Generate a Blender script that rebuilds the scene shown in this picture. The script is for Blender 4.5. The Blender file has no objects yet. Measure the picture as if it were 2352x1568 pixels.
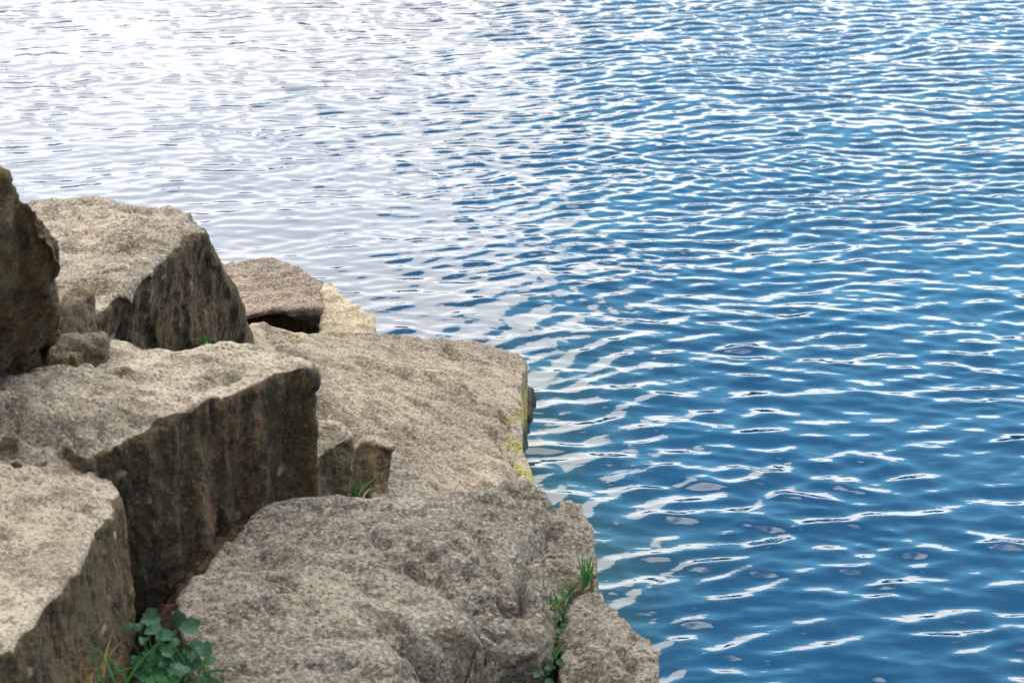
import bpy, bmesh, math, random
import numpy as np
from mathutils import Vector, Matrix, geometry

R = math.radians
sc = bpy.context.scene
COL = sc.collection

# ------------------------------------------------------------------ camera
CAM_H, PITCH, LENS = 3.3, 23.0, 85.0
cd = bpy.data.cameras.new('camera')
cam = bpy.data.objects.new('camera', cd)
COL.objects.link(cam)
cam.location = (0, 0, CAM_H)
cam.rotation_euler = (R(90 - PITCH), 0, 0)
cd.lens = LENS
cd.sensor_width = 36
cd.clip_start, cd.clip_end = 0.1, 2000
cd.dof.use_dof = True
cd.dof.focus_distance = 7.6
cd.dof.aperture_fstop = 5.6
cd.dof.aperture_blades = 7
sc.camera = cam

# ------------------------------------------------------------------ light
SUN_EL, SUN_AZ = 42.0, 55.0          # azimuth: clockwise from the view direction (+Y)
sc.view_settings.view_transform = 'Standard'
sc.view_settings.look = 'None'
sc.view_settings.gamma = 1.0
sc.view_settings.exposure = 0.60
sc.view_settings.use_curve_mapping = False

sd = bpy.data.lights.new('sun', 'SUN')
sun = bpy.data.objects.new('sun', sd)
COL.objects.link(sun)
sd.energy, sd.angle, sd.color = 2.5, R(12), (1.0, 0.91, 0.78)
sv = Vector((math.sin(R(SUN_AZ)) * math.cos(R(SUN_EL)), math.cos(R(SUN_AZ)) * math.cos(R(SUN_EL)), math.sin(R(SUN_EL))))
sun.rotation_euler = (-sv).to_track_quat('-Z', 'Y').to_euler()


class NT:
    """small helper around a node tree"""
    def __init__(self, tree):
        self.t = tree; self.n = tree.nodes; self.l = tree.links
        self.n.clear()

    def add(self, kind, **kw):
        nd = self.n.new(kind)
        for k, v in kw.items():
            setattr(nd, k, v)
        return nd

    def set(self, sock, v):
        if hasattr(v, 'is_output') or hasattr(v, 'links'):
            self.l.new(v, sock)
        else:
            sock.default_value = v

    def math(self, op, a, b=0.0, c=0.0, clamp=False):
        nd = self.add('ShaderNodeMath', operation=op, use_clamp=clamp)
        for i, v in enumerate((a, b, c)):
            self.set(nd.inputs[i], v)
        return nd.outputs[0]

    def ramp(self, v, lo, hi, a=0.0, b=1.0, smooth=True):
        nd = self.add('ShaderNodeMapRange', interpolation_type='SMOOTHSTEP' if smooth else 'LINEAR')
        for i, x in enumerate((v, lo, hi, a, b)):
            self.set(nd.inputs[i], x)
        return nd.outputs[0]

    def mix(self, f, a, b, blend='MIX'):
        nd = self.add('ShaderNodeMix', data_type='RGBA', blend_type=blend)
        self.set(nd.inputs[0], f)
        for s, v in ((nd.inputs[6], a), (nd.inputs[7], b)):
            if isinstance(v, tuple) and len(v) == 3:
                v = v + (1.0,)
            self.set(s, v)
        return nd.outputs[2]

    def map(self, vec, scale=(1, 1, 1), rot=(0, 0, 0), loc=(0, 0, 0)):
        nd = self.add('ShaderNodeMapping')
        self.l.new(vec, nd.inputs[0])
        nd.inputs[1].default_value = loc
        nd.inputs[2].default_value = rot
        nd.inputs[3].default_value = scale
        return nd.outputs[0]

    def noise(self, vec, scale, detail=4, rough=0.55, dist=0.0):
        nd = self.add('ShaderNodeTexNoise')
        self.l.new(vec, nd.inputs['Vector'])
        nd.inputs['Scale'].default_value = scale
        nd.inputs['Detail'].default_value = detail
        nd.inputs['Roughness'].default_value = rough
        nd.inputs['Distortion'].default_value = dist
        return nd.outputs['Fac']


world = bpy.data.worlds.new('World')
sc.world = world
world.use_nodes = True
w = NT(world.node_tree)
sky = w.add('ShaderNodeTexSky', sky_type='NISHITA', sun_disc=False)
sky.sun_elevation, sky.sun_rotation = R(SUN_EL), R(SUN_AZ)
sky.air_density, sky.dust_density, sky.ozone_density = 1.0, 0.5, 0.8
SKY_STR = 0.14
skyc = w.mix(1.0, sky.outputs[0], (SKY_STR * 0.86, SKY_STR * 1.08, SKY_STR * 1.06), 'MULTIPLY')
tc = w.add('ShaderNodeTexCoord')
sep = w.add('ShaderNodeSeparateXYZ')
w.l.new(tc.outputs['Generated'], sep.inputs[0])
dx, dy, dz = sep.outputs
up = w.math('MAXIMUM', dz, 0.0)
den = w.math('ADD', up, 0.16)
comb = w.add('ShaderNodeCombineXYZ')
w.l.new(w.math('DIVIDE', dx, den), comb.inputs[0])
w.l.new(w.math('DIVIDE', dy, den), comb.inputs[1])
cl = w.noise(w.map(comb.outputs[0], loc=(3.1, 0.4, 0.0)), 1.15, 5, 0.56, 0.0)
cl2 = w.noise(w.map(comb.outputs[0], loc=(7.7, 2.4, 1.0)), 2.6, 3, 0.55, 0.0)
# a low cloud bank that thickens towards the left, thinner broken cloud overhead
lft = w.math('MULTIPLY', w.math('MINIMUM', w.math('SUBTRACT', dx, 0.03), 0.0), 2.0)
rgt = w.math('MULTIPLY', w.math('MAXIMUM', dx, 0.0), 1.3)
bank = w.math('SUBTRACT', w.math('SUBTRACT', w.math('SUBTRACT', 0.385, up), lft), rgt)
bank = w.ramp(bank, -0.22, 0.22, -0.10, 0.42)
bank = w.math('MAXIMUM', bank, w.ramp(up, 0.20, 0.36, 0.40, -0.10))
high = w.ramp(up, 0.62, 0.78, 0.0, 0.22)
cover = w.math('ADD', w.math('ADD', cl, bank), high)
mask = w.ramp(cover, 0.575, 0.675)
veil = w.ramp(up, 0.64, 0.20, 0.0, 0.8)          # thin bright haze that fades out upwards
skyc = w.mix(veil, skyc, (0.45, 1.24, 1.78))
shade = w.ramp(cl2, 0.35, 0.68, 1.0, 0.82)
low = w.ramp(up, 0.05, 0.75, 3.1, 2.9)
bright = w.math('MULTIPLY', shade, low)
ccol = w.mix(1.0, (1.0, 0.965, 0.915), (1, 1, 1), 'MULTIPLY')
cc = w.add('ShaderNodeCombineXYZ')
for i in range(3):
    w.l.new(bright, cc.inputs[i])
cloud = w.mix(1.0, ccol, cc.outputs[0], 'MULTIPLY')
final = w.mix(mask, skyc, cloud)
bg = w.add('ShaderNodeBackground')
w.l.new(final, bg.inputs[0])
bg.inputs[1].default_value = 1.0
wo = w.add('ShaderNodeOutputWorld')
w.l.new(bg.outputs[0], wo.inputs[0])

sc.cycles.max_bounces = 4
sc.cycles.diffuse_bounces = 2
sc.cycles.glossy_bounces = 3
sc.cycles.use_adaptive_sampling = True
sc.cycles.adaptive_threshold = 0.035
sc.cycles.use_denoising = True

# ------------------------------------------------------------------ helpers
FPX = LENS / 36 * 2352


def at(u, v, z):
    """point of the place at height z that the survey picture (2352 x 1568) shows at u, v"""
    x, y, p = (u - 1176) / FPX, -(v - 784) / FPX, R(PITCH)
    d = Vector((x, math.cos(p) + y * math.sin(p), -math.sin(p) + y * math.cos(p)))
    return Vector((0, 0, CAM_H)) + d * ((z - CAM_H) / d.z)


def tag(o, label=None, cat=None, group=None, kind=None):
    if label: o['label'] = label
    if cat: o['category'] = cat
    if group: o['group'] = group
    if kind: o['kind'] = kind
    return o


def link(name, mesh, mat=None, parent=None):
    o = bpy.data.objects.new(name, mesh)
    COL.objects.link(o)
    if mat and not mesh.materials:
        mesh.materials.append(mat)
    if parent:
        o.parent = parent
    return o


rng = np.random.default_rng(7)
_perm = np.concatenate([rng.permutation(256)] * 3).astype(np.int32)
_grad = rng.normal(size=(256, 3)).astype(np.float32)
_grad /= np.linalg.norm(_grad, axis=1, keepdims=True)


def perlin(p):
    p = np.asarray(p, dtype=np.float32)
    i = np.floor(p).astype(np.int32)
    f = p - i
    i &= 255
    u = f * f * f * (f * (f * 6 - 15) + 10)
    out = 0
    for cx in (0, 1):
        wx = u[:, 0] if cx else 1 - u[:, 0]
        a = _perm[i[:, 0] + cx]
        for cy in (0, 1):
            wy = u[:, 1] if cy else 1 - u[:, 1]
            b = _perm[a + i[:, 1] + cy]
            for cz in (0, 1):
                wz = u[:, 2] if cz else 1 - u[:, 2]
                g = _grad[_perm[b + i[:, 2] + cz]]
                dot = g[:, 0] * (f[:, 0] - cx) + g[:, 1] * (f[:, 1] - cy) + g[:, 2] * (f[:, 2] - cz)
                out = out + wx * wy * wz * dot
    return out * 1.5


def fbm(p, octv=4, gain=0.5):
    s, a, out = 1.0, 1.0, 0
    for k in range(octv):
        out = out + a * perlin(p * s + 17.3 * k)
        s *= 2.03; a *= gain
    return out


def sstep(x, a, b):
    t = np.clip((x - a) / (b - a), 0, 1)
    return t * t * (3 - 2 * t)


def terrace(t, n, sharp=0.18):
    q = t * n
    fl = np.floor(q)
    fr = q - fl
    return (fl + sstep(fr, 0.5 - sharp, 0.5 + sharp)) / n


# ------------------------------------------------------------------ materials
def principled(nt, color, rough=0.8, bump=None, spec=0.5):
    b = nt.add('ShaderNodeBsdfPrincipled')
    if isinstance(color, tuple):
        color = color + (1.0,) if len(color) == 3 else color
    nt.set(b.inputs['Base Color'], color)
    nt.set(b.inputs['Roughness'], rough)
    b.inputs['Specular IOR Level'].default_value = spec
    if bump is not None:
        nt.l.new(bump, b.inputs['Normal'])
    o = nt.add('ShaderNodeOutputMaterial')
    nt.l.new(b.outputs[0], o.inputs[0])
    return b


def bump_node(nt, h, strength, dist, normal=None):
    b = nt.add('ShaderNodeBump')
    nt.l.new(h, b.inputs['Height'])
    b.inputs['Strength'].default_value = strength
    b.inputs['Distance'].default_value = dist
    if normal is not None:
        nt.l.new(normal, b.inputs['Normal'])
    return b.outputs[0]


def rock_material(name, base, base2, dark=(0.085, 0.078, 0.07), light=(0.58, 0.53, 0.47), stain=1.0, algae=0.0,
                  seed=0.0, grain=1.0, sg=1.0, pink=(0.40, 0.27, 0.23), cream=0.0):
    m = bpy.data.materials.new(name)
    m.use_nodes = True
    nt = NT(m.node_tree)
    g = nt.add('ShaderNodeNewGeometry')
    P = nt.map(g.outputs['Position'], loc=(seed, seed * 1.7, seed * 0.6))
    fol = nt.map(P, rot=(0.1, 0.2, 0.35), scale=(0.82, 1.12, 1.12))      # faint foliation
    mp = nt.add('ShaderNodeAttribute', attribute_name='patches')       # broad mottling, computed with the mesh
    ms = nt.add('ShaderNodeSeparateColor')
    nt.l.new(mp.outputs['Color'], ms.inputs[0])
    big, mid, lich = ms.outputs
    s2 = mp.outputs['Alpha']
    fine = nt.noise(fol, 125 * grain, 3, 0.7)
    fine2 = nt.noise(fol, 270 * grain, 2, 0.6)
    col = nt.mix(nt.ramp(big, 0.35, 0.65), base, base2)
    col = nt.mix(nt.math('MULTIPLY', nt.ramp(mid, 0.52, 0.72), 0.6), col, dark)
    col = nt.mix(nt.math('MULTIPLY', nt.ramp(lich, 0.56, 0.78), 0.45), col, (0.20, 0.165, 0.12))
    col = nt.mix(nt.math('MULTIPLY', nt.ramp(big, 0.50, 0.74), 0.55), col, (0.20, 0.175, 0.145))
    col = nt.mix(nt.math('MULTIPLY', nt.ramp(fine, 0.52, 0.61), 0.85), col, dark)
    col = nt.mix(nt.math('MULTIPLY', nt.ramp(fine, 0.46, 0.36), 0.8), col, light)
    col = nt.mix(nt.math('MULTIPLY', nt.ramp(fine2, 0.58, 0.70), 0.6), col, dark)
    col = nt.mix(nt.math('MULTIPLY', nt.ramp(fine2, 0.40, 0.30), 0.7), col, light)
    pk = nt.noise(P, 42, 1, 0.5)
    col = nt.mix(nt.math('MULTIPLY', nt.ramp(pk, 0.58, 0.74), 0.25), col, pink)
    # iron and lichen stain on the split cleavage faces
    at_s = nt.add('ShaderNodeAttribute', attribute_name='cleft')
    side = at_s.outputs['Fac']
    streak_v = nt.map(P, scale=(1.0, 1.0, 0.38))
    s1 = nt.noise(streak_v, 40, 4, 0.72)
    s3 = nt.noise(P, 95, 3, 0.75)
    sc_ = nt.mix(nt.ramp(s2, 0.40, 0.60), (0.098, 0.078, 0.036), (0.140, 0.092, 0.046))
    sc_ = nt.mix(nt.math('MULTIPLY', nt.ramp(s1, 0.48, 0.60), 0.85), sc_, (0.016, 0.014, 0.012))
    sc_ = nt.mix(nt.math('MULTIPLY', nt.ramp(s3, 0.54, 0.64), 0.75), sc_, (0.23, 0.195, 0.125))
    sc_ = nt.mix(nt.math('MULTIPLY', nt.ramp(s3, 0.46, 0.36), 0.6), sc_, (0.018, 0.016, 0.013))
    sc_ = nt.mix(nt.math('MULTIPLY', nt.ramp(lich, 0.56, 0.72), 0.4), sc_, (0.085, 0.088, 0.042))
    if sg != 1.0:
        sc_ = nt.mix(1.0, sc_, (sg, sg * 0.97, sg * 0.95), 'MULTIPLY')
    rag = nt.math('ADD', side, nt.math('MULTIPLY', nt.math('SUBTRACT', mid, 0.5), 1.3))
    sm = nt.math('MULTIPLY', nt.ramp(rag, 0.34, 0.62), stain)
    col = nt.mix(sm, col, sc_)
    if cream > 0:      # freshly split, pale yellowish faces
        cr = nt.mix(nt.ramp(s1, 0.52, 0.72), (0.70, 0.62, 0.46), (0.36, 0.30, 0.14))
        cr = nt.mix(nt.math('MULTIPLY', nt.ramp(fine, 0.60, 0.72), 0.7), cr, (0.14, 0.11, 0.06))
        col = nt.mix(nt.math('MULTIPLY', nt.ramp(rag, 0.30, 0.55), cream), col, cr)
    col = nt.mix(1.0, col, (0.57, 0.562, 0.545), 'MULTIPLY')
    if algae > 0:      # yellow-green growth just above the water
        sp = nt.add('ShaderNodeSeparateXYZ')
        nt.l.new(g.outputs['Position'], sp.inputs[0])
        a = nt.math('ADD', nt.ramp(sp.outputs[2], 0.10, 0.235, 1.0, 0.0), nt.math('MULTIPLY', nt.math('SUBTRACT', mid, 0.5), 1.6))
        am = nt.math('MULTIPLY', nt.ramp(nt.math('ADD', a, nt.math('MULTIPLY', side, 0.25)), 0.45, 0.85), algae)
        ac = nt.mix(nt.ramp(fine, 0.4, 0.65), (0.30, 0.27, 0.075), (0.07, 0.075, 0.02))
        col = nt.mix(am, col, ac)
    zz = nt.add('ShaderNodeSeparateXYZ')
    nt.l.new(g.outputs['Position'], zz.inputs[0])
    wet = nt.ramp(nt.math('ADD', zz.outputs[2], nt.math('MULTIPLY', nt.math('SUBTRACT', mid, 0.5), 0.05)), 0.02, 0.055, 1.0, 0.0)
    col = nt.mix(wet, col, nt.mix(1.0, col, (0.28, 0.27, 0.22), 'MULTIPLY'))     # soaked stone at the waterline
    h1 = nt.noise(fol, 85, 4, 0.7)
    bn = bump_node(nt, h1, 1.0, 0.008)
    principled(nt, col, 0.86, bn, 0.3)
    return m


def simple_mat(name, col, col2, scale=40, rough=0.55, trans=0.0, spec=0.4):
    m = bpy.data.materials.new(name)
    m.use_nodes = True
    nt = NT(m.node_tree)
    g = nt.add('ShaderNodeNewGeometry')
    oi = nt.add('ShaderNodeObjectInfo')
    n = nt.noise(g.outputs['Position'], scale, 4, 0.6)
    f = nt.math('ADD', nt.math('MULTIPLY', n, 0.6), nt.math('MULTIPLY', oi.outputs['Random'], 0.6))
    c = nt.mix(nt.ramp(f, 0.25, 0.95), col, col2)
    b = principled(nt, c, rough, None, spec)
    if trans:
        b.inputs['Transmission Weight'].default_value = 0.0
        tr = nt.add('ShaderNodeBsdfTranslucent')
        nt.l.new(c, tr.inputs[0])
        mx = nt.add('ShaderNodeMixShader')
        mx.inputs[0].default_value = trans
        out = [x for x in nt.n if x.type == 'OUTPUT_MATERIAL'][0]
        nt.l.new(b.outputs[0], mx.inputs[1])
        nt.l.new(tr.outputs[0], mx.inputs[2])
        nt.l.new(mx.outputs[0], out.inputs[0])
    return m


DK = (0.10, 0.082, 0.060)
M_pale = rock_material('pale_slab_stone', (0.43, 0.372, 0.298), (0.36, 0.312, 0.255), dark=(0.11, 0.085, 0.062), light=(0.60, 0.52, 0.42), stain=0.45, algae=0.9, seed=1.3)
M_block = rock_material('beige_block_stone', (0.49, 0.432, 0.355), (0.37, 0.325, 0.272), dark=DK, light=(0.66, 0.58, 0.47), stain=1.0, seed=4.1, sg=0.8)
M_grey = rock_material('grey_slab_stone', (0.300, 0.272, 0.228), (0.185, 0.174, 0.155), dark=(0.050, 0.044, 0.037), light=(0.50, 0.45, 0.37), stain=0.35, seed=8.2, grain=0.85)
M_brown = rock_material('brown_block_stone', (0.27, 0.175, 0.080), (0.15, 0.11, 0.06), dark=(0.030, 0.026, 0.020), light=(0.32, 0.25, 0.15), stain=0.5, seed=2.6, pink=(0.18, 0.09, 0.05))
M_pink = rock_material('mauve_block_stone', (0.37, 0.275, 0.225), (0.30, 0.225, 0.19), dark=(0.11, 0.08, 0.065), stain=0.0, algae=0.6, seed=6.4, pink=(0.52, 0.34, 0.27))
M_cream = rock_material('cream_split_stone', (0.68, 0.61, 0.47), (0.60, 0.52, 0.38), dark=(0.30, 0.23, 0.12), light=(0.78, 0.72, 0.60), stain=0.0, algae=0.5,
                        seed=3.3, pink=(0.66, 0.55, 0.32))
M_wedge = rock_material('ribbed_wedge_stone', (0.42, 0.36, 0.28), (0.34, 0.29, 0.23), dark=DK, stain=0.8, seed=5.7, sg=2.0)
M_shade = rock_material('shade_black_stone', (0.03, 0.03, 0.025), (0.02, 0.02, 0.018), dark=(0.01, 0.01, 0.01), light=(0.06, 0.06, 0.05), stain=0.8, seed=9.4, pink=(0.05, 0.04, 0.03))  # near-black: the shade of hollow and notch put into the colour

# ------------------------------------------------------------------ ground under the rocks
def ground_h(x, y):
    z = 0.02 - 0.62 * (x + 0.55)
    z = np.minimum(z, 0.42 + 0.05 * (-x))
    z = z - 0.17 * (y - 5.0)
    z = z + 0.34 * np.maximum(0, 3.9 - y)
    z = np.clip(z, -6, 2.4)
    return np.minimum(z + 0.8 * np.maximum(0, -0.8 - y), 26 + 0.02 * np.abs(y))      # unseen steep rise behind the camera, added to block sky light


gx = np.concatenate([-np.geomspace(150, 3, 24), np.linspace(-2.8, 2.2, 90), np.geomspace(2.5, 150, 24)])
gy = np.concatenate([-np.geomspace(120, 1, 22), np.linspace(-0.8, 9, 150), np.geomspace(9.5, 20, 10)])
X, Y = np.meshgrid(gx, gy)
Z = ground_h(X, Y)
pp = np.stack([X.ravel(), Y.ravel(), np.zeros(X.size)], 1)
Z = Z + (0.05 * fbm(pp * 2.5, 4) + 0.015 * fbm(pp * 14, 3)).reshape(Z.shape)


def grid_mesh(name, X, Y, Z, smooth=True):
    ny, nx = X.shape
    co = np.stack([X, Y, Z], -1).reshape(-1, 3).astype(np.float32)
    idx = np.arange(nx * ny).reshape(ny, nx)
    q = np.stack([idx[:-1, :-1], idx[:-1, 1:], idx[1:, 1:], idx[1:, :-1]], -1).reshape(-1, 4)
    me = bpy.data.meshes.new(name)
    me.vertices.add(len(co)); me.vertices.foreach_set('co', co.ravel())
    me.loops.add(q.size); me.loops.foreach_set('vertex_index', q.ravel().astype(np.int32))
    me.polygons.add(len(q))
    me.polygons.foreach_set('loop_start', np.arange(0, q.size, 4, dtype=np.int32))
    me.update(calc_edges=True)
    if smooth:
        me.polygons.foreach_set('use_smooth', np.ones(len(q), dtype=bool))
    return me


def gravel_material():
    m = bpy.data.materials.new('gravelly_shore_soil')
    m.use_nodes = True
    nt = NT(m.node_tree)
    g = nt.add('ShaderNodeNewGeometry')
    P = g.outputs['Position']
    vo = nt.add('ShaderNodeTexVoronoi')
    nt.l.new(P, vo.inputs['Vector'])
    vo.inputs['Scale'].default_value = 28
    n = nt.noise(P, 6, 4, 0.6)
    c = nt.mix(nt.ramp(n, 0.35, 0.65), (0.045, 0.036, 0.025), (0.11, 0.088, 0.06))
    c = nt.mix(nt.ramp(vo.outputs['Distance'], 0.5, 0.1, 0.0, 0.55), c, nt.mix(nt.noise(P, 30, 2), (0.10, 0.085, 0.07), (0.26, 0.22, 0.17)))
    bn = bump_node(nt, nt.math('SUBTRACT', nt.math('MULTIPLY', n, 1.2), vo.outputs['Distance']), 0.9, 0.03)
    principled(nt, c, 0.95, bn, 0.2)
    return m


M_soil = simple_mat('dark_shore_soil', (0.045, 0.036, 0.025), (0.10, 0.08, 0.055), 30, 0.95, 0, 0.2)
shore = link('shore_ground', grid_mesh('shore_ground', X, Y, Z), gravel_material())
tag(shore, kind='structure')

# ------------------------------------------------------------------ lake water
def water_material():
    m = bpy.data.materials.new('lake_water')
    m.use_nodes = True
    nt = NT(m.node_tree)
    g = nt.add('ShaderNodeNewGeometry')
    P = g.outputs['Position']
    n1 = nt.noise(nt.map(P, scale=(0.6, 1, 1)), 0.7, 3, 0.5)
    deep = nt.mix(nt.ramp(n1, 0.35, 0.65), (0.0004, 0.024, 0.062), (0.0008, 0.033, 0.080))
    sp = nt.add('ShaderNodeSeparateXYZ')
    nt.l.new(P, sp.inputs[0])
    # greener over the shallow stones that reach out from the shore
    off = nt.math('ADD', sp.outputs[0], nt.math('MULTIPLY', nt.math('SUBTRACT', n1, 0.5), 1.0))
    shal = nt.math('MULTIPLY', nt.ramp(off, -0.05, 0.65, 1.0, 0.0), nt.ramp(sp.outputs[1], 6.4, 8.6, 1.0, 0.0))
    col = nt.mix(nt.math('MULTIPLY', shal, 0.75), deep, (0.016, 0.044, 0.036))
    h = nt.noise(nt.map(P, scale=(0.45, 1, 1), rot=(0, 0, 0.15)), 26, 2, 0.5)
    h2 = nt.noise(nt.map(P, scale=(0.45, 1, 1), rot=(0, 0, -0.1)), 5.5, 3, 0.5)
    far = nt.math('MAXIMUM', nt.ramp(nt.math('ABSOLUTE', sp.outputs[0]), 3.2, 3.5), nt.ramp(nt.math('ABSOLUTE', nt.math('SUBTRACT', sp.outputs[1], 9.15)), 4.2, 4.5))
    hh = nt.math('ADD', nt.math('MULTIPLY', h, 0.0016), nt.math('MULTIPLY', nt.math('MULTIPLY', h2, far), 0.075))
    bn = bump_node(nt, hh, 1.0, 1.0)
    b = principled(nt, col, 0.015, bn, 0.5)
    b.inputs['IOR'].default_value = 1.55
    return m


rw = np.random.default_rng(21)
wx = np.concatenate([-np.geomspace(220, 3.5, 40), np.arange(-3.4, 3.4, 0.0105), np.geomspace(3.5, 220, 40)])
wy = np.concatenate([[-30, -10, 0, 3.0, 4.2], np.arange(4.7, 13.6, 0.0105), np.geomspace(13.7, 130, 60)])
X, Y = np.meshgrid(wx, wy)
H = np.zeros_like(X)
SX = np.zeros_like(X); SY = np.zeros_like(X)
pw = np.stack([X.ravel(), Y.ravel(), np.zeros(X.size)], 1)
gust = fbm(pw * np.array([0.55, 0.75, 1]) + 3, 3).reshape(X.shape)
warp_x = X + 0.07 * fbm(pw * 0.9 + 11, 2).reshape(X.shape)
warp_y = Y + 0.07 * fbm(pw * 0.8 + 29, 2).reshape(X.shape)


def waves(n, lam0, lam1, slope, spread, main, amp_mask=None):
    """sum of n short-crested ripple trains; slope is the rms steepness of the whole set"""
    global H, SX, SY
    for k in range(n):
        lam = math.exp(rw.uniform(math.log(lam0), math.log(lam1)))
        th = main + rw.normal() * spread
        kx, ky = 2 * math.pi / lam * math.sin(th), 2 * math.pi / lam * math.cos(th)
        a = slope * math.sqrt(2.0 / n) * lam / (2 * math.pi)
        ph = kx * warp_x + ky * warp_y + rw.uniform(0, 6.283)
        c, s = np.cos(ph), np.sin(ph)
        f = a if amp_mask is None else a * amp_mask
        H += f * c
        SX -= f * s * math.sin(th)
        SY -= f * s * math.cos(th)


env = (1.0 + 0.18 * gust) * (0.55 + 0.45 * sstep(X, -2.3, 0.9))
dist = sstep(Y, 7.0, 9.5)
waves(12, 0.30, 0.65, 0.018, R(28), R(8))
waves(50, 0.080, 0.155, 0.088, R(24), R(-8), env * (1 - 0.55 * dist))
waves(40, 0.062, 0.110, 0.078, R(22), R(-8), env * dist)
waves(24, 0.050, 0.075, 0.040, R(38), R(4), env)
near = 1 - sstep(Y, 6.2, 9.0)
waves(22, 0.13, 0.28, 0.060, R(32), R(-4), near * (1 + 0.3 * gust))
patch = sstep(fbm(pw * 1.3 + 51, 3).reshape(X.shape), 0.05, 0.5)
waves(14, 0.045, 0.075, 0.06, R(22), R(14), patch)
reach = sstep(np.maximum(np.abs(X) - 3.4, np.maximum(Y - 13.6, 4.7 - Y)), 0.0, -0.25) if False else 1 - sstep(np.maximum(np.abs(X) - 3.4, np.maximum(Y - 13.5, 4.8 - Y)), -0.2, 0.1)
choppy = 0.7
water = link('water', grid_mesh('water', X + choppy * SX * reach, Y + choppy * SY * reach, H * reach), water_material())
tag(water, kind='structure')

# ------------------------------------------------------------------ rocks
def rock(name, top, base_z, mat, inner=(), lean=(0, 0), flare=0.02, voxel=0.010, rough=1.0, layered=1.0, streak=1.0, lumps=1.0,
         round_it=1, seed=0.0, base=None, fol=0.35, cracks=(), chips=8):
    """a split block: top outline (u, v, height) with inner points, walls down to base_z, then weathered"""
    T = [at(*p) for p in top]
    I = [at(*p) for p in inner]
    n = len(T)
    c = sum(T, Vector()) / n
    if base is None:
        B = []
        for p in T:
            d = (p - c); d.z = 0
            q = p + d.normalized() * flare + Vector((lean[0], lean[1], 0)) * (p.z - base_z)
            B.append(Vector((q.x, q.y, base_z)))
    else:
        B = [at(*p) for p in base]
    v2 = [Vector((p.x, p.y)) for p in T + I]
    res = geometry.delaunay_2d_cdt(v2, [], [list(range(n))], 1, 1e-5)
    bm = bmesh.new()
    zs = {}
    tv = []
    src = T + I
    for co, orig in zip(res[0], res[3]):
        if orig:
            p = src[orig[0]]
        else:
            p = min(src, key=lambda s: (Vector((s.x, s.y)) - co).length)
            p = Vector((co.x, co.y, p.z))
        tv.append(bm.verts.new(p))
    for f in res[2]:
        try: bm.faces.new([tv[i] for i in f])
        except ValueError: pass
    order = {}
    for i, orig in enumerate(res[3]):
        for o in orig:
            order[o] = i
    ring = [tv[order[i]] for i in range(n)]
    bv = [bm.verts.new(p) for p in B]
    for i in range(n):
        j = (i + 1) % n
        try: bm.faces.new((ring[i], bv[i], bv[j], ring[j]))
        except ValueError: pass
    bm.faces.new(bv)
    bmesh.ops.triangulate(bm, faces=[f for f in bm.faces if len(f.verts) > 3])
    bmesh.ops.recalc_face_normals(bm, faces=bm.faces)
    me = bpy.data.meshes.new(name)
    bm.to_mesh(me); bm.free()
    o = bpy.data.objects.new(name, me)
    COL.objects.link(o)
    md = o.modifiers.new('r', 'REMESH')
    md.mode, md.voxel_size, md.adaptivity = 'VOXEL', voxel, 0.0
    dg = bpy.context.evaluated_depsgraph_get()
    m2 = bpy.data.meshes.new_from_object(o.evaluated_get(dg))
    o.modifiers.clear()
    o.data = m2
    bpy.data.meshes.remove(me)
    weather(m2, rough, layered, streak, lumps, round_it, seed, fol, cracks, chips)
    m2.materials.clear()
    m2.materials.append(mat)
    # origin at the rock's base
    base_pt = Vector((c.x, c.y, base_z))
    m2.transform(Matrix.Translation(-base_pt))
    o.location = base_pt
    return o


def vnorm(me):
    nn = np.empty(len(me.vertices) * 3, dtype=np.float32)
    me.vertex_normals.foreach_get('vector', nn)
    return nn.reshape(-1, 3)


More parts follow.
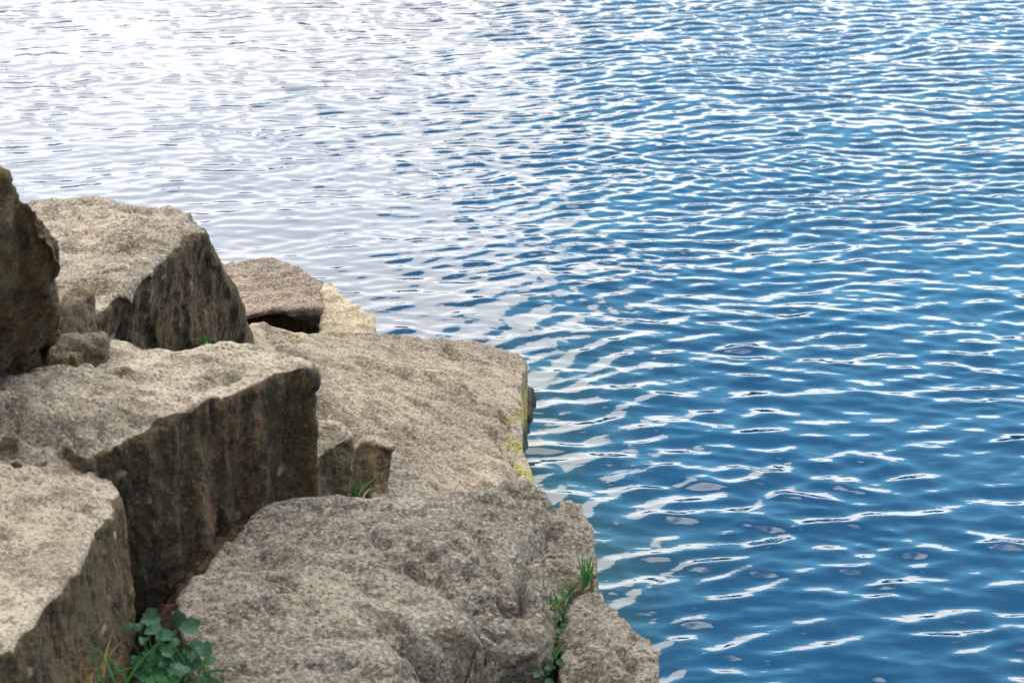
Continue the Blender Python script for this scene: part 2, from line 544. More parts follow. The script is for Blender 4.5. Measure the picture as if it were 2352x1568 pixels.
def weather(me, rough, layered, streak, lumps, round_it, seed, fol, cracks=(), chips=8):
    nv = len(me.vertices)
    co = np.empty(nv * 3, dtype=np.float32); me.vertices.foreach_get('co', co); co = co.reshape(-1, 3)
    ed = np.empty(len(me.edges) * 2, dtype=np.int32); me.edges.foreach_get('vertices', ed); ed = ed.reshape(-1, 2)
    deg = np.bincount(ed.ravel(), minlength=nv).astype(np.float32)[:, None]

    def smooth(a, it, mask=None):
        for _ in range(it):
            s = np.zeros_like(a)
            for c in range(a.shape[1]):
                s[:, c] = np.bincount(ed[:, 0], a[ed[:, 1], c], nv) + np.bincount(ed[:, 1], a[ed[:, 0], c], nv)
            s /= deg
            a = s if mask is None else a + (s - a) * mask
        return a
    s0 = np.array([seed * 3.7, seed * 1.9, seed * 5.3], dtype=np.float32)
    # edges: knocked off unevenly
    chip = sstep(fbm((co + s0) * 6.5, 3), 0.05, 0.30)[:, None]
    co = smooth(co, round_it)
    co = smooth(co, chips, chip * 0.9)
    me.vertices.foreach_set('co', co.ravel()); me.update()
    n0 = smooth(vnorm(me).copy(), 2)
    n0 /= np.linalg.norm(n0, axis=1, keepdims=True) + 1e-6
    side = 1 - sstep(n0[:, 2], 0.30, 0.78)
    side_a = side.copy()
    flat = 1 - side
    p = co + s0
    ca, sa = math.cos(fol), math.sin(fol)
    q = np.stack([p[:, 0] * ca + p[:, 1] * sa, -p[:, 0] * sa + p[:, 1] * ca, p[:, 2]], 1)
    disp = 0.022 * lumps * fbm(p * 2.4, 3)
    disp += 0.006 * lumps * fbm(p * 8.0, 2)
    # flakes and shallow steps on the top faces
    fl = fbm(q * np.array([2.0, 4.6, 4.6]), 4)
    disp += flat * layered * 0.040 * terrace(fl, 6, 0.05)
    fl2 = fbm(q * np.array([7, 15, 15]) + 9, 3)
    disp += flat * layered * 0.018 * terrace(fl2, 4, 0.06) * sstep(fbm(p * 2.2 + 91, 2), -0.1, 0.4)
    pit = np.maximum(0, fbm(q * np.array([9, 19, 19]) + 31, 2) - 0.42)
    disp -= flat * 0.022 * pit
    # split faces: steep ribs and shelves
    st = fbm(p * np.array([15, 15, 2.2]) + 5, 4)
    disp += side * streak * 0.008 * st
    sh = fbm(p * np.array([5, 5, 1.6]) + 41, 3)
    disp += side * streak * 0.026 * terrace(sh, 5, 0.05)
    disp += rough * rough * 0.0036 * fbm(q * np.array([22, 38, 38]), 3)
    lump2 = np.abs(perlin(p * 13 + 3)) * 0.012 + np.abs(perlin(p * 24 + 8)) * 0.007
    disp += (rough - 0.75) * lump2
    co = co + n0 * disp[:, None]
    # cracks and broken ledges: a groove along a line, with the near lip dropped
    if cracks:
        wob_x, wob_y = 0.018 * fbm(p * 16 + 2, 2), 0.018 * fbm(p * 16 + 77, 2)
    for line, zc, wid, depth, drop in cracks:
        L = [at(u, v, zc) for u, v in line]
        jx = co[:, 0] + wob_x; jy = co[:, 1] + wob_y
        best = np.full(nv, 9.0); sgn = np.zeros(nv); along = np.zeros(nv)
        for k in range(len(L) - 1):
            ax, ay, bx, by = L[k].x, L[k].y, L[k + 1].x, L[k + 1].y
            ex, ey = bx - ax, by - ay
            t = ((jx - ax) * ex + (jy - ay) * ey) / (ex * ex + ey * ey)
            tc_ = np.clip(t, 0, 1)
            ddx, ddy = jx - ax - tc_ * ex, jy - ay - tc_ * ey
            d = np.hypot(ddx, ddy)
            m = d < best
            best[m] = d[m]
            sgn[m] = (ex * ddy - ey * ddx)[m]
            along[m] = ((k + tc_) / (len(L) - 1))[m]
        taper = sstep(np.minimum(along, 1 - along), 0.0, 0.18)
        groove = np.exp(-(best / wid) ** 2) * depth * (0.35 + 0.65 * taper)
        near = np.where(sgn < 0, np.exp(-(best / (wid * 2.6)) ** 2), 0.0) * drop * taper
        co[:, 2] -= (groove + near) * (n0[:, 2] > 0.15)
    me.vertices.foreach_set('co', co.astype(np.float32).ravel())
    me.update()
    me.polygons.foreach_set('use_smooth', np.ones(len(me.polygons), dtype=bool))
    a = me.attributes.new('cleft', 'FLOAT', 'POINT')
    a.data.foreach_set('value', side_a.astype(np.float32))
    pt = np.stack([fbm(p * 2.6 + 61, 4), fbm(q * np.array([9, 17, 17]) + 13, 3), fbm(p * 10 + 71, 3), fbm(p * np.array([7, 7, 1.6]) + 37, 3)], 1) * 0.5 + 0.5
    a = me.attributes.new('patches', 'FLOAT_COLOR', 'POINT')
    a.data.foreach_set('color', pt.astype(np.float32).ravel())


def flakes(n, box, z, ang, seed, ln=(25, 70), depth=(.006, .013)):
    """short broken flake edges scattered over a top face"""
    r = random.Random(seed)
    out = []
    for _ in range(n):
        u, v = r.uniform(box[0], box[2]), r.uniform(box[1], box[3])
        a = R(ang) + r.gauss(0, .35); l = r.uniform(*ln)
        b = r.uniform(-.35, .35) * l
        c, s_ = math.cos(a), math.sin(a) * .55
        out.append(([(u - l / 2 * c, v - l / 2 * s_), (u + b * s_, v - b * c * .5), (u + l / 2 * c, v + l / 2 * s_)], z, r.uniform(.006, .009), r.uniform(*depth) * 1.5, r.uniform(.003, .007)))
    return out


GR = 'rocks of the lake shore'
# far mauve block, hollow below its near edge
C = rock('boulder', [(490, 625, .31), (520, 602, .32), (565, 594, .33), (628, 592, .335), (680, 608, .335), (705, 628, .325), (736, 652, .31),
                     (738, 690, .285), (735, 716, .27), (650, 719, .275), (575, 726, .28), (500, 735, .285)], 0.10, M_pink,
         inner=[(620, 660, .305)], voxel=0.007, rough=0.9, layered=0.7, seed=1, flare=0.0, lumps=0.3, chips=1,
         base=[(490, 700, .20), (520, 690, .19), (565, 690, .18), (628, 695, .17), (680, 715, .16), (705, 725, .17), (736, 735, .18),
               (738, 725, .24), (735, 724, .258), (650, 727, .263), (575, 734, .268), (500, 745, .27)])
tag(C, 'mauve block farthest out, above the black hollow', 'rock', GR)
foot_c = rock('foot', [(470, 690, .22), (560, 672, .22), (700, 690, .22), (800, 700, .2), (800, 730, .17), (640, 722, .18), (520, 722, .19), (470, 725, .19)], -0.35, M_shade,
              voxel=0.012, seed=16, lumps=.5)  # closes the hollow from behind; its darkness is painted shade
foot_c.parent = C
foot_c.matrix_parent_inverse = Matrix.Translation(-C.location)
C2 = rock('boulder', [(738, 648, .305), (775, 678, .29), (800, 692, .275), (832, 702, .265), (858, 712, .25), (866, 730, .225), (872, 746, .20), (860, 790, .17), (800, 830, .17),
                      (741, 830, .18), (739, 730, .25)], -0.35, M_cream,
          inner=[(780, 740, .235), (750, 700, .27)], voxel=0.008, rough=0.75, layered=0.9, seed=2, flare=0.02, lumps=0.3, chips=2)
tag(C2, 'pale cream sloping rock end beside the black hollow', 'rock', GR)
# large pale slab running out into the water
D = rock('boulder', [(540, 770, .40), (585, 748, .395), (640, 767, .37), (730, 762, .354), (800, 762, .34), (870, 762, .332), (960, 766, .325), (1050, 786, .29), (1120, 796, .265),
                     (1190, 805, .245), (1208, 818, .23), (1212, 840, .22), (1194, 866, .22), (1193, 905, .205), (1197, 945, .195), (1199, 985, .175), (1206, 1040, .15),
                     (1224, 1080, .125), (1228, 1118, .10), (1180, 1190, .13), (1000, 1250, .18), (800, 1270, .25), (690, 1120, .33), (640, 900, .38)],
         -0.35, M_pale,
         inner=[(700, 830, .385), (850, 850, .345), (1000, 860, .305), (1130, 870, .26), (1150, 945, .23), (850, 960, .32), (1000, 980, .28), (1150, 1010, .215),
                (1165, 1060, .195), (1160, 1105, .18), (960, 1080, .255), (1030, 1130, .23)],
         voxel=0.0072, rough=0.8, layered=0.9, streak=0.5, seed=3, flare=-0.03, lumps=0.45, fol=-0.45,
         cracks=[([(600, 775), (650, 800), (730, 812)], .38, .012, .014, .010), ([(900, 960), (935, 975), (965, 972), (985, 955)], .29, .008, .012, .008),
                 ([(1020, 800), (1035, 815), (1060, 820)], .28, .016, .018, .004), ([(840, 925), (880, 918)], .33, .007, .012, .006),
                 ([(900, 1015), (945, 1018)], .29, .007, .010, .006), ([(1140, 935), (1165, 965), (1150, 990)], .22, .010, .016, .010),
                 ([(1125, 1000), (1160, 1020), (1185, 1060)], .20, .012, .018, .012), ([(1160, 1120), (1172, 1085), (1190, 1060)], .17, .012, .02, .010),
                 ([(1075, 900), (1085, 925)], .26, .006, .010, .004), ([(720, 770), (790, 800)], .37, .02, .010, .0)]
         + flakes(34, (740, 780, 1170, 1110), .30, 12, 3))
tag(D, 'broad pale slab sloping down into the water at mid shore', 'rock', GR)
# black stone added for the slab's dark notch, shade put into its colour
W = rock('stone', [(1190, 892, .05), (1206, 884, .05), (1213, 905, .04), (1208, 938, .03), (1192, 958, .025)], -0.25, M_shade, voxel=0.006, rough=1.0, seed=4, layered=.5, lumps=.5, chips=1)
tag(W, 'small black stone put in for the dark notch in the pale slab edge', 'rock', GR)
# block behind, top left
B = rock('boulder', [(-120, 520, .98), (60, 478, .98), (180, 464, .98), (250, 470, .98), (330, 482, .97), (400, 474, .97), (448, 486, .96), (472, 512, .94), (484, 530, .93),
                     (465, 538, .93), (430, 552, .93), (395, 585, .93), (335, 640, .93), (300, 668, .925), (265, 688, .92), (215, 728, .915), (120, 800, .91), (-60, 900, .91)],
         0.22, M_block, inner=[(300, 560, .965), (200, 620, .95), (400, 520, .965)], flare=0.0, voxel=0.0095, rough=1.05, layered=0.8, seed=5, lumps=0.8, round_it=1,
         base=[(-120, 1000, .3), (60, 900, .3), (180, 880, .3), (250, 870, .3), (330, 860, .3), (400, 830, .3), (520, 805, .3), (580, 810, .3), (612, 835, .3),
               (600, 870, .3), (560, 905, .3), (500, 950, .3), (430, 990, .3), (380, 1010, .3), (340, 1035, .3), (290, 1060, .3), (200, 1120, .3), (0, 1220, .3)],
         cracks=[([(290, 665), (345, 645)], .93, .012, .02, .012), ([(180, 668), (270, 655)], .94, .010, .015, .008), ([(300, 492), (345, 488)], .97, .012, .02, .006)] + flakes(16, (120, 490, 430, 640), .96, 8, 7))
tag(B, 'beige topped block with dark olive front at upper left', 'rock', GR)
# brown boulder on the left margin
A = rock('boulder', [(-330, 240, 1.72), (-120, 270, 1.68), (-30, 340, 1.61), (8, 384, 1.56), (40, 434, 1.50), (86, 476, 1.46), (120, 514, 1.42), (146, 562, 1.36), (154, 602, 1.31), (140, 650, 1.25),
                     (60, 665, 1.24), (-40, 640, 1.29), (-330, 640, 1.3)],
         0.90, M_brown, inner=[(40, 520, 1.43), (80, 580, 1.36)], voxel=0.008, rough=1.2, layered=1.2, streak=1.5, seed=6, lumps=0.9, chips=2,
         base=[(-330, 830, .9), (-120, 830, .9), (-30, 818, .9), (8, 815, .9), (60, 810, .9), (100, 805, .9), (130, 805, .9), (140, 812, .9), (135, 822, .9), (120, 835, .9), (60, 862, .9), (-20, 885, .9), (-330, 960, .9)],
         cracks=[([(85, 545), (105, 590), (118, 650)], 1.38, .014, .03, .0)])
tag(A, 'dark brown upright boulder cut by the left margin', 'rock', GR)
A2 = rock('stone', [(70, 712, 1.03), (130, 672, 1.04), (178, 650, 1.04), (205, 655, 1.03), (219, 676, 1.015), (190, 690, 1.02), (130, 715, 1.02), (80, 735, 1.02)],
          0.85, M_brown, voxel=0.008, rough=1.3, layered=0.8, seed=7, lumps=0.6, streak=0.4, flare=0.01, cracks=[([(140, 665), (155, 705)], 1.04, .01, .03, 0)])
tag(A2, 'small cracked brown stone wedged below the brown boulder', 'rock', GR)
A3 = rock('stone', [(-60, 815, .99), (40, 792, .99), (110, 770, .985), (180, 762, .975), (236, 780, .955), (225, 800, .945), (130, 826, .945), (40, 850, .945), (-60, 870, .945)],
          0.80, M_brown, voxel=0.007, rough=1.4, layered=1.2, streak=1.4, seed=17, lumps=0.9, chips=2, cracks=[([(90, 780), (110, 830)], .97, .012, .04, 0), ([(20, 800), (60, 845)], .97, .01, .03, 0)])
tag(A3, 'low dark broken stone lying along the back of the large block', 'rock', GR)
# the large block in the middle left
Eb = rock('boulder', [(-150, 905, .93), (0, 868, .93), (120, 836, .92), (215, 800, .92), (250, 786, .915), (290, 792, .91), (330, 801, .90), (385, 800, .90), (440, 796, .90), (500, 788, .895), (560, 786, .89),
                      (650, 800, .87), (702, 828, .855), (731, 862, .825), (690, 845, .845), (632, 853, .85), (590, 876, .85), (540, 896, .85), (482, 912, .85), (448, 934, .85), (405, 950, .84), (388, 968, .825),
                      (290, 1010, .82), (205, 1054, .815), (190, 1120, .75), (-150, 1150, .74)],
          0.10, M_block,
          inner=[(0, 935, .92), (60, 938, .91), (115, 948, .90), (200, 945, .885), (300, 936, .87), (360, 934, .86),
                 (0, 978, .885), (60, 980, .88), (120, 982, .872), (210, 970, .865), (300, 968, .845), (360, 962, .84), (100, 1040, .835), (250, 870, .905), (450, 850, .88)],
          voxel=0.009, rough=1.1, layered=0.75, streak=1.0, seed=8, flare=-0.005, lumps=0.7, round_it=1,
          cracks=[([(-60, 958), (0, 955), (60, 962), (118, 968)], .90, .016, .05, .012), ([(120, 968), (230, 955), (300, 948), (370, 942)], .87, .010, .014, .006),
                  ([(215, 985), (260, 1005)], .85, .008, .014, .006), ([(20, 1010), (100, 1020), (170, 1015)], .85, .015, .012, .008)] + flakes(16, (60, 810, 620, 930), .89, 4, 5) + flakes(12, (0, 980, 190, 1080), .85, 4, 6, (40, 110), (.01, .02)))
tag(Eb, 'large block with pale top and tall dark streaked front, left of the near slab', 'rock', GR)
# nearest block, lower left
Hb = rock('boulder', [(-200, 1070, .82), (0, 1062, .815), (90, 1056, .81), (150, 1060, .80), (212, 1082, .78), (246, 1100, .765), (262, 1118, .75), (262, 1140, .74), (250, 1172, .74), (216, 1236, .745),
                      (180, 1302, .745), (135, 1352, .745), (90, 1402, .745), (72, 1436, .735), (0, 1500, .73), (-200, 1600, .73)],
          0.0, M_block, inner=[(60, 1250, .765), (150, 1180, .765)], voxel=0.009, rough=1.15, layered=0.6, streak=0.9, seed=9, lumps=0.7, round_it=1,
          base=[(-200, 1700, .1), (0, 1690, .1), (90, 1690, .1), (160, 1690, .1), (260, 1690, .1), (318, 1700, .1), (332, 1720, .1), (334, 1740, .1), (332, 1760, .1), (318, 1800, .1),
                (270, 1900, .1), (220, 1960, .1), (180, 2020, .1), (130, 2080, .1), (40, 2150, .1), (-200, 2250, .1)],
          cracks=[([(5, 1198), (40, 1194), (82, 1200)], .76, .007, .018, .004), ([(190, 1120), (245, 1135)], .76, .010, .015, .01), ([(-20, 1140), (20, 1150)], .78, .008, .014, .004)] + flakes(14, (0, 1110, 200, 1350), .76, 4, 9))
tag(Hb, 'speckled beige block with olive front at lower left corner', 'rock', GR)
Ib = rock('stone', [(-160, 1500, .68), (0, 1470, .675), (50, 1452, .67), (72, 1460, .665), (66, 1490, .655), (35, 1530, .65), (0, 1570, .65), (-160, 1660, .65)],
          0.1, M_block, voxel=0.009, rough=1.2, layered=0.7, seed=10, round_it=1)
tag(Ib, 'purple-grey broken stone at the very bottom left corner', 'rock', GR)
# wedges between the large block and the pale slab
G1 = rock('stone', [(690, 985, .585), (738, 964, .60), (772, 968, .60), (804, 984, .59), (808, 998, .58), (796, 1008, .57), (770, 1025, .555), (735, 1052, .54), (690, 1060, .545)],
          0.15, M_wedge, voxel=0.006, rough=1.0, layered=0.4, streak=1.3, seed=11, flare=0.0, lumps=.4, chips=2, lean=(0.03, -0.12))
tag(G1, 'narrow ribbed stone standing against the right end of the large block', 'rock', GR)
G2 = rock('stone', [(765, 1000, .53), (800, 978, .545), (830, 974, .545), (868, 1000, .525), (912, 1028, .505), (906, 1037, .50), (870, 1024, .51), (838, 1010, .52), (800, 1050, .49), (765, 1060, .49)],
          0.15, M_wedge, voxel=0.006, rough=1.1, layered=0.4, streak=1.3, seed=12, flare=0.0, lumps=.4, chips=2,
          base=[(780, 1290, .15), (800, 1285, .15), (830, 1280, .15), (850, 1290, .15), (866, 1305, .15), (866, 1330, .15), (850, 1345, .15), (830, 1355, .15), (806, 1365, .15), (780, 1360, .15)])
tag(G2, 'angular brown wedge stone beside the grass tuft, behind the near slab', 'rock', GR)
G3 = rock('stone', [(850, 1105, .41), (885, 1060, .42), (912, 1036, .42), (938, 1056, .40), (966, 1092, .38), (1000, 1138, .355), (960, 1180, .34), (850, 1180, .37)],
          0.1, M_grey, voxel=0.006, rough=1.0, layered=0.8, seed=13, flare=0.0, lumps=.5, round_it=1)
tag(G3, 'low grey stone leaning on the pale slab, right of the wedge', 'rock', GR)
# the near slab
Fb = rock('boulder', [(600, 1148, .52), (650, 1140, .52), (760, 1140, .515), (880, 1145, .505), (1000, 1139, .49), (1075, 1132, .48), (1130, 1124, .47), (1190, 1115, .46), (1238, 1116, .45), (1262, 1140, .435),
                      (1268, 1166, .41), (1300, 1159, .395), (1330, 1172, .38), (1352, 1214, .355), (1366, 1262, .335), (1377, 1320, .31), (1370, 1350, .295), (1310, 1366, .285), (1276, 1420, .28), (1264, 1480, .265),
                      (1240, 1512, .258), (1170, 1522, .262), (1060, 1572, .28), (1000, 1640, .27), (600, 1760, .36), (440, 1760, .40), (425, 1600, .43), (432, 1500, .445), (405, 1420, .465), (425, 1380, .47), (505, 1250, .50)],
          -0.25, M_grey,
          inner=[(700, 1220, .505), (900, 1250, .475), (1100, 1220, .455), (1200, 1230, .43), (1280, 1260, .385), (1200, 1340, .39), (1240, 1400, .345), (1000, 1350, .43), (800, 1400, .45), (600, 1450, .455),
                 (1000, 1440, .405), (1100, 1455, .38), (1190, 1470, .345), (960, 1510, .37), (1080, 1530, .335), (800, 1550, .41)],
          voxel=0.0072, rough=1.25, layered=1.0, streak=0.25, seed=14, flare=0.0, lumps=0.6, fol=0.25, round_it=1,
          cracks=[([(890, 1478), (950, 1490), (1010, 1500), (1060, 1478), (1110, 1462), (1170, 1450)], .38, .020, .065, .045), ([(1090, 1440), (1140, 1462), (1180, 1455)], .37, .016, .045, .03),
                  ([(880, 1415), (925, 1420), (935, 1428)], .43, .008, .02, .01), ([(700, 1520), (760, 1528), (830, 1500)], .43, .012, .02, .012), ([(1180, 1480), (1262, 1500)], .32, .015, .045, .03),
                  ([(1180, 1250), (1240, 1215), (1265, 1185)], .42, .016, .02, .02), ([(1090, 1240), (1130, 1290), (1140, 1330)], .42, .012, .018, .01), ([(1200, 1300), (1190, 1345), (1215, 1385)], .38, .014, .045, .02), ([(560, 1300), (640, 1330), (700, 1345)], .48, .009, .016, .008), ([(930, 1260), (990, 1275), (1040, 1262)], .46, .009, .02, .01),
                  ([(1000, 1320), (1050, 1345)], .43, .008, .014, .01), ([(1130, 1350), (1190, 1365)], .40, .010, .022, .012), ([(650, 1370), (715, 1385), (730, 1380)], .46, .006, .012, .005)] + flakes(30, (520, 1180, 1230, 1540), .44, 14, 8, (30, 80), (.007, .014)))
tag(Fb, 'big rough grey slab in the foreground with the grass crack on its right', 'rock', GR)
Jb = rock('boulder', [(1290, 1376, .275), (1340, 1354, .285), (1372, 1350, .285), (1402, 1386, .275), (1442, 1418, .265), (1500, 1458, .25), (1521, 1498, .235), (1521, 1560, .20), (1500, 1640, .18),
                      (1400, 1700, .18), (1290, 1700, .18), (1284, 1600, .20), (1286, 1500, .235), (1284, 1430, .26)],
          -0.3, M_grey, inner=[(1400, 1450, .27), (1420, 1530, .25)], voxel=0.009, rough=1.3, layered=1.0, streak=0.5, seed=15, flare=0.0, lumps=0.8, round_it=1,
          cracks=[([(1400, 1480), (1440, 1500), (1450, 1530)], .25, .012, .02, .01)])
tag(Jb, 'rounded grey boulder right of the grass crack, at the water edge', 'rock', GR)

# ------------------------------------------------------------------ far shore, seen in the ripples only
M_far = simple_mat('far_wood_leaves', (0.022, 0.040, 0.012), (0.060, 0.085, 0.025), 0.6, 0.8, 0, 0.2)
rf = random.Random(5)
fx = np.linspace(-200, 200, 60); fy = np.linspace(62, 320, 24)
X, Y = np.meshgrid(fx, fy)
bank_z = 0.9 * np.minimum(1, (Y - 62) / 14) + 0.012 * (Y - 62) - 0.2
far_bank = link('far_bank', grid_mesh('far_bank', X, Y, bank_z), M_soil)
tag(far_bank, kind='structure')
bm = bmesh.new()
for k in range(190):
    cx = rf.uniform(-95, 95); cy = rf.uniform(68, 82)
    hgt = rf.uniform(4.5, 8) + 3.0 * math.exp(-((cx + 12) / 22) ** 2)
    rad = rf.uniform(2.2, 4.0)
    for j in range(150):
        th, ph = rf.uniform(0, 6.283), math.acos(rf.uniform(-1, 1))
        rr = rf.uniform(0.55, 1.0)
        p = Vector((cx + rad * rr * math.sin(ph) * math.cos(th), cy + rad * rr * math.sin(ph) * math.sin(th), 0.8 + hgt * (0.5 + 0.5 * rr * math.cos(ph))))
        a = Vector((rf.gauss(0, 1), rf.gauss(0, 1), rf.gauss(0, 1))).normalized()
        b = a.cross(Vector((rf.gauss(0, 1), rf.gauss(0, 1), rf.gauss(0, 1)))).normalized()
        s_ = rf.uniform(0.5, 0.95)
        bm.faces.new([bm.verts.new(p + q) for q in (a * s_, b * s_, -a * s_, -b * s_)])
me = bpy.data.meshes.new('far_wood'); bm.to_mesh(me); bm.free()
tag(link('far_wood', me, M_far), 'far-off wood along the opposite bank, mirrored in the ripples', 'wood', kind='stuff')

# ------------------------------------------------------------------ plants
M_leaf = simple_mat('blue_green_leaf', (0.010, 0.046, 0.025), (0.026, 0.084, 0.047), 160, 0.6, 0.2, 0.25)
M_leaf2 = simple_mat('fresh_green_leaf', (0.010, 0.058, 0.018), (0.024, 0.100, 0.032), 60, 0.55, 0.25, 0.25)
M_grass = simple_mat('green_grass_blade', (0.018, 0.105, 0.022), (0.060, 0.190, 0.045), 25, 0.5, 0.3, 0.4)
M_dry = simple_mat('dry_grass_blade', (0.15, 0.085, 0.030), (0.26, 0.175, 0.075), 25, 0.7, 0.2, 0.3)
rp = random.Random(11)


def leaf_mesh():
    """roundish, slightly cupped leaf with a notched base, unit length"""
    n = 22
    vs, fs = [(0, 0.0, 0)], []
    for i in range(n):
        a = 2 * math.pi * i / n
        r = 0.5 * (1 + 0.09 * math.cos(7 * a + 0.6) + 0.07 * math.sin(3 * a) + 0.10 * (abs(a - math.pi) < 0.3))
        x, y = r * math.sin(a) * 1.02, 0.5 - r * math.cos(a)
        if i == 0: y += 0.16
        vs.append((x, y, 0.75 * abs(x) ** 1.5 - 0.30 * (y - 0.4) ** 2 + 0.05 * math.cos(6 * a)))
    vs.append((0, 0.52, -0.03))
    c = len(vs) - 1
    for i in range(n):
        fs.append((c, 1 + i, 1 + (i + 1) % n))
    vs = vs[1:]
    fs = [tuple(k - 1 for k in f) for f in fs]
    me = bpy.data.meshes.new('leaf')
    me.from_pydata(vs, [], fs)
    for p in me.polygons: p.use_smooth = True
    return me


def strip_mesh(pts, w0, mat, name):
    """a folded, tapering blade along pts"""
    vs, fs = [], []
    n = len(pts)
    for i, p in enumerate(pts):
        t = (pts[min(i + 1, n - 1)] - pts[max(i - 1, 0)]).normalized()
        sd_ = t.cross(Vector((0.25, -0.9, 0.35))).normalized()
        wd = w0 * (1 - (i / (n - 1)) ** 1.6 * 0.93) * (0.7 + 0.3 * min(1, i))
        nrm = sd_.cross(t)
        vs += [p - sd_ * wd, p + nrm * wd * 0.45, p + sd_ * wd]
        if i:
            o = 3 * i
            fs += [(o - 3, o - 2, o + 1, o), (o - 2, o - 1, o + 2, o + 1)]
    me = bpy.data.meshes.new(name)
    me.from_pydata(vs, [], fs)
    for p in me.polygons: p.use_smooth = True
    me.materials.append(mat)
    return me


def blade_pts(base, dirv, length, droop, n=6):
    pts, p, d = [], base.copy(), dirv.normalized()
    for i in range(n):
        pts.append(p.copy())
        p = p + d * (length / (n - 1))
        d = (d + Vector((0, 0, -droop / n)) + Vector((rp.gauss(0, .05), rp.gauss(0, .05), rp.gauss(0, .03)))).normalized()
    return pts


def tuft(label, loc, blades, dry=0, length=(.06, .12), spread=.5, width=.0028, rad=.015, droop=.7, line=None, extra=()):
    root = bpy.data.objects.new('grass_tuft', None)
    COL.objects.link(root)
    root.location = loc
    root.empty_display_size = 0.05
    tag(root, label, 'grass', 'grass tufts in the joints of the rocks')
    for k in range(blades + dry):
        b = Vector((rp.gauss(0, rad), rp.gauss(0, rad), -0.01))
        if line is not None:
            b += line * rp.uniform(-.5, .5)
        d = Vector((rp.gauss(0, spread), rp.gauss(0, spread) - 0.1, 1))
        is_dry = k >= blades
        me = strip_mesh(blade_pts(b, d, rp.uniform(*length) * (0.7 if is_dry else 1), droop * rp.uniform(.4, 1.6)), width * rp.uniform(.7, 1.3), M_dry if is_dry else M_grass, 'blade')
        link('dry_blade' if is_dry else 'blade', me, None, root)
    for pts, wd, mt in extra:
        link('blade' if mt is not M_dry else 'dry_blade', strip_mesh([Vector(q) for q in pts], wd, mt, 'blade'), None, root)
    return root


def on_surface(u, v, z0):
    """point where the line of sight through u, v meets the rocks"""
    o, t = Vector((0, 0, CAM_H)), at(u, v, z0)
    dg = bpy.context.evaluated_depsgraph_get()
    hit, loc, nrm, _, ob, _ = sc.ray_cast(dg, o, (t - o).normalized())
    return loc if hit else t


bpy.context.view_layer.update()
LEAF = leaf_mesh(); LEAF.materials.append(M_leaf)
LEAF2 = LEAF.copy(); LEAF2.materials.clear(); LEAF2.materials.append(M_leaf2)


def broadleaf(label, spots, size, foot):
    root = bpy.data.objects.new('broadleaf_plant', None)
    COL.objects.link(root)
    root.location = foot
    tag(root, label, 'plant')
    for k, (u, v, z, s_, fresh) in enumerate(spots):
        p = at(u, v, z)
        o = link('leaf', LEAF2 if fresh else LEAF, None, root)
        az, tilt = rp.uniform(0, 6.283), rp.uniform(0.2, 1.15)
        rot = Matrix.Rotation(rp.uniform(-0.5, 0.5), 4, 'Z') @ Matrix.Rotation(tilt, 4, 'X') @ Matrix.Rotation(az, 4, 'Z')
        L = size * s_ * rp.uniform(.75, 1.2)
        o.matrix_local = Matrix.Translation(p - foot - (rot @ Vector((0, 0.5 * L, 0)))) @ rot @ Matrix.Scale(L, 4)
        base = p - foot - (rot @ Vector((0, 0.35 * L, 0)))
        low_ = base * 0.25
        st = strip_mesh([low_, low_.lerp(base, .5) + Vector((0, 0, .008)), base], 0.0016, M_leaf2, 'stem')
        link('stem', st, None, root)
    return root


foot = at(372, 1600, .40)
main = [(345, 1420, .52, 1.0, 0), (352, 1450, .52, 1.0, 0), (378, 1462, .525, .95, 0), (412, 1420, .53, .95, 0), (438, 1440, .53, 1.0, 0), (400, 1475, .51, .8, 1), (385, 1495, .505, .75, 1),
        (430, 1490, .51, .7, 1), (452, 1478, .52, .8, 0), (470, 1490, .52, .85, 0), (446, 1510, .51, 1.05, 0), (420, 1540, .50, 1.0, 0), (455, 1525, .505, .9, 0), (330, 1470, .49, .7, 1), (335, 1500, .48, .6, 1),
        (345, 1530, .47, .65, 1), (352, 1555, .465, .7, 1), (372, 1575, .46, .8, 1), (395, 1570, .47, .7, 1), (405, 1600, .45, .9, 1), (350, 1590, .45, .8, 1), (375, 1530, .47, .6, 1), (480, 1515, .50, .6, 1),
        (320, 1440, .50, .7, 0), (365, 1505, .48, .6, 1)]
for k in range(40):
    main.append((375 + rp.gauss(0, 38), 1535 + rp.gauss(0, 38), .475 + rp.uniform(-.03, .02), rp.uniform(.45, .85), rp.random() < .75))
broadleaf('blue-green broadleaf plant in the gap beside the near slab', main, 0.038, foot)
sp_ = []
for k in range(16):
    sp_.append((1262 + rp.gauss(0, 17), 1535 + rp.gauss(0, 14), .22 + rp.uniform(-.02, .03), rp.uniform(.6, 1.1), rp.random() < .3))
broadleaf('small leafy sprig in the dark foot of the grass crack', sp_, 0.017, at(1265, 1560, .16))

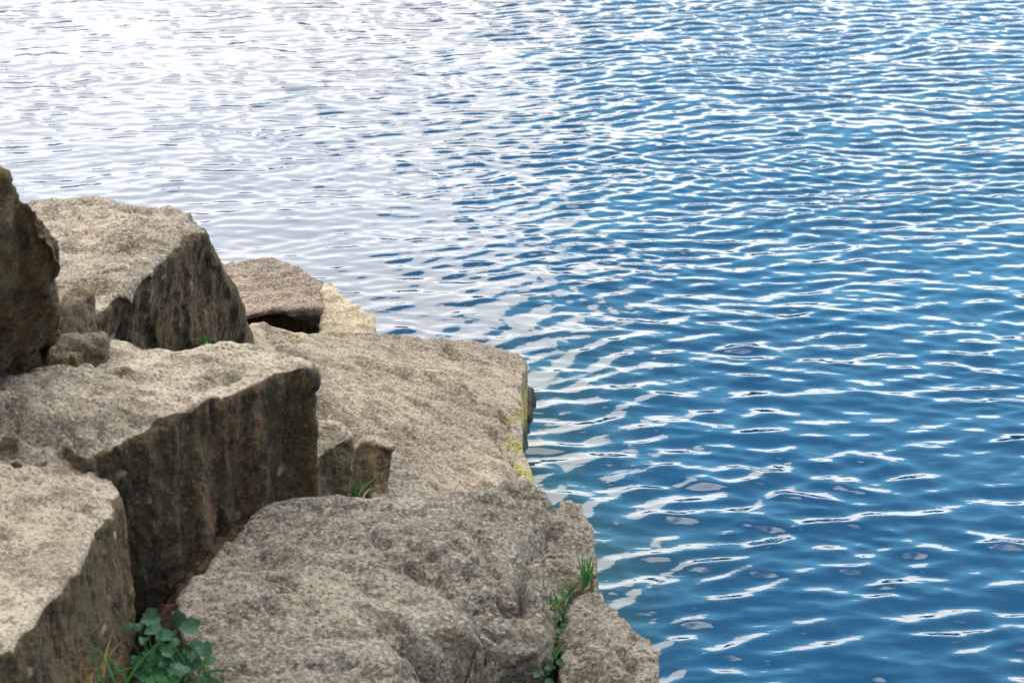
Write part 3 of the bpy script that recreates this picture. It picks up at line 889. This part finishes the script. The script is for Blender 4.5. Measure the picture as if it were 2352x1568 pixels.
sp_ = []
for k in range(18):
    t = rp.random()
    sp_.append((1318 - 38 * t + rp.gauss(0, 9), 1345 + 120 * t + rp.gauss(0, 8), .295 - .02 * t + rp.uniform(-.01, .02), rp.uniform(.5, 1.1), rp.random() < .8))
broadleaf('fine leafy weed trailing down the crack among the grass', sp_, 0.013, at(1298, 1420, .24))
tuft('grass tuft high in the crack, left of the tall blades', on_surface(1288, 1375, .27), 24, 8, (.03, .095), .7, .0034, .018, .8, at(1310, 1350, .28) - at(1275, 1425, .27))
tuft('grass tuft low in the crack with dry stalks at its foot', on_surface(1290, 1465, .25), 20, 16, (.025, .07), 1.0, .0034, .018, .9, (at(1300, 1430, .26) - at(1280, 1510, .24)))
tuft('tall upright grass blades at the right tip of the near slab', on_surface(1352, 1345, .28), 12, 2, (.07, .125), .18, .0036, .009, .2)
tuft('thin green grass at the foot of the wedge stone', on_surface(815, 1136, .45) + Vector((0, -.01, .005)), 13, 3, (.06, .12), .65, .0030, .014, 1.0)
tuft('small grass arc below the olive-fronted upper block', on_surface(462, 790, .88) + Vector((0, -.01, .01)), 12, 0, (.05, .085), .9, .0034, .014, 1.6)
tuft('long pale grass blades right of the broadleaf plant', on_surface(445, 1555, .44) + Vector((0, -.01, .01)), 10, 2, (.09, .16), .8, .0034, .015, 1.1)
tuft('tangle of dry and green grass before the lower left block', on_surface(190, 1566, .46) + Vector((0.0, -0.06, 0.0)), 34, 34, (.06, .19), .75, .0032, .055, .9)

# soil and litter packed in the joint between the large block and the near slab
J0, J1 = (398, 1425, .44), (600, 1158, .50)
jv, jf = [], []
for k in range(41):
    t = k / 40
    c = at(*J0).lerp(at(*J1), t)
    for m_ in range(9):
        o_ = (m_ - 4) / 4
        jv.append((c.x - 0.02 + o_ * 0.05 + rp.gauss(0, .002), c.y - o_ * 0.02 + rp.gauss(0, .002), c.z - 0.014 - 0.018 * o_ * o_ + rp.gauss(0, .005)))
for k in range(40):
    for m_ in range(8):
        a = k * 9 + m_
        jf.append((a, a + 1, a + 10, a + 9))
me = bpy.data.meshes.new('soil')
me.from_pydata(jv, [], jf)
tag(link('soil', me, simple_mat('rusty_joint_soil', (0.035, 0.022, 0.014), (0.115, 0.070, 0.042), 90, 0.95, 0, 0.2)), kind='structure')
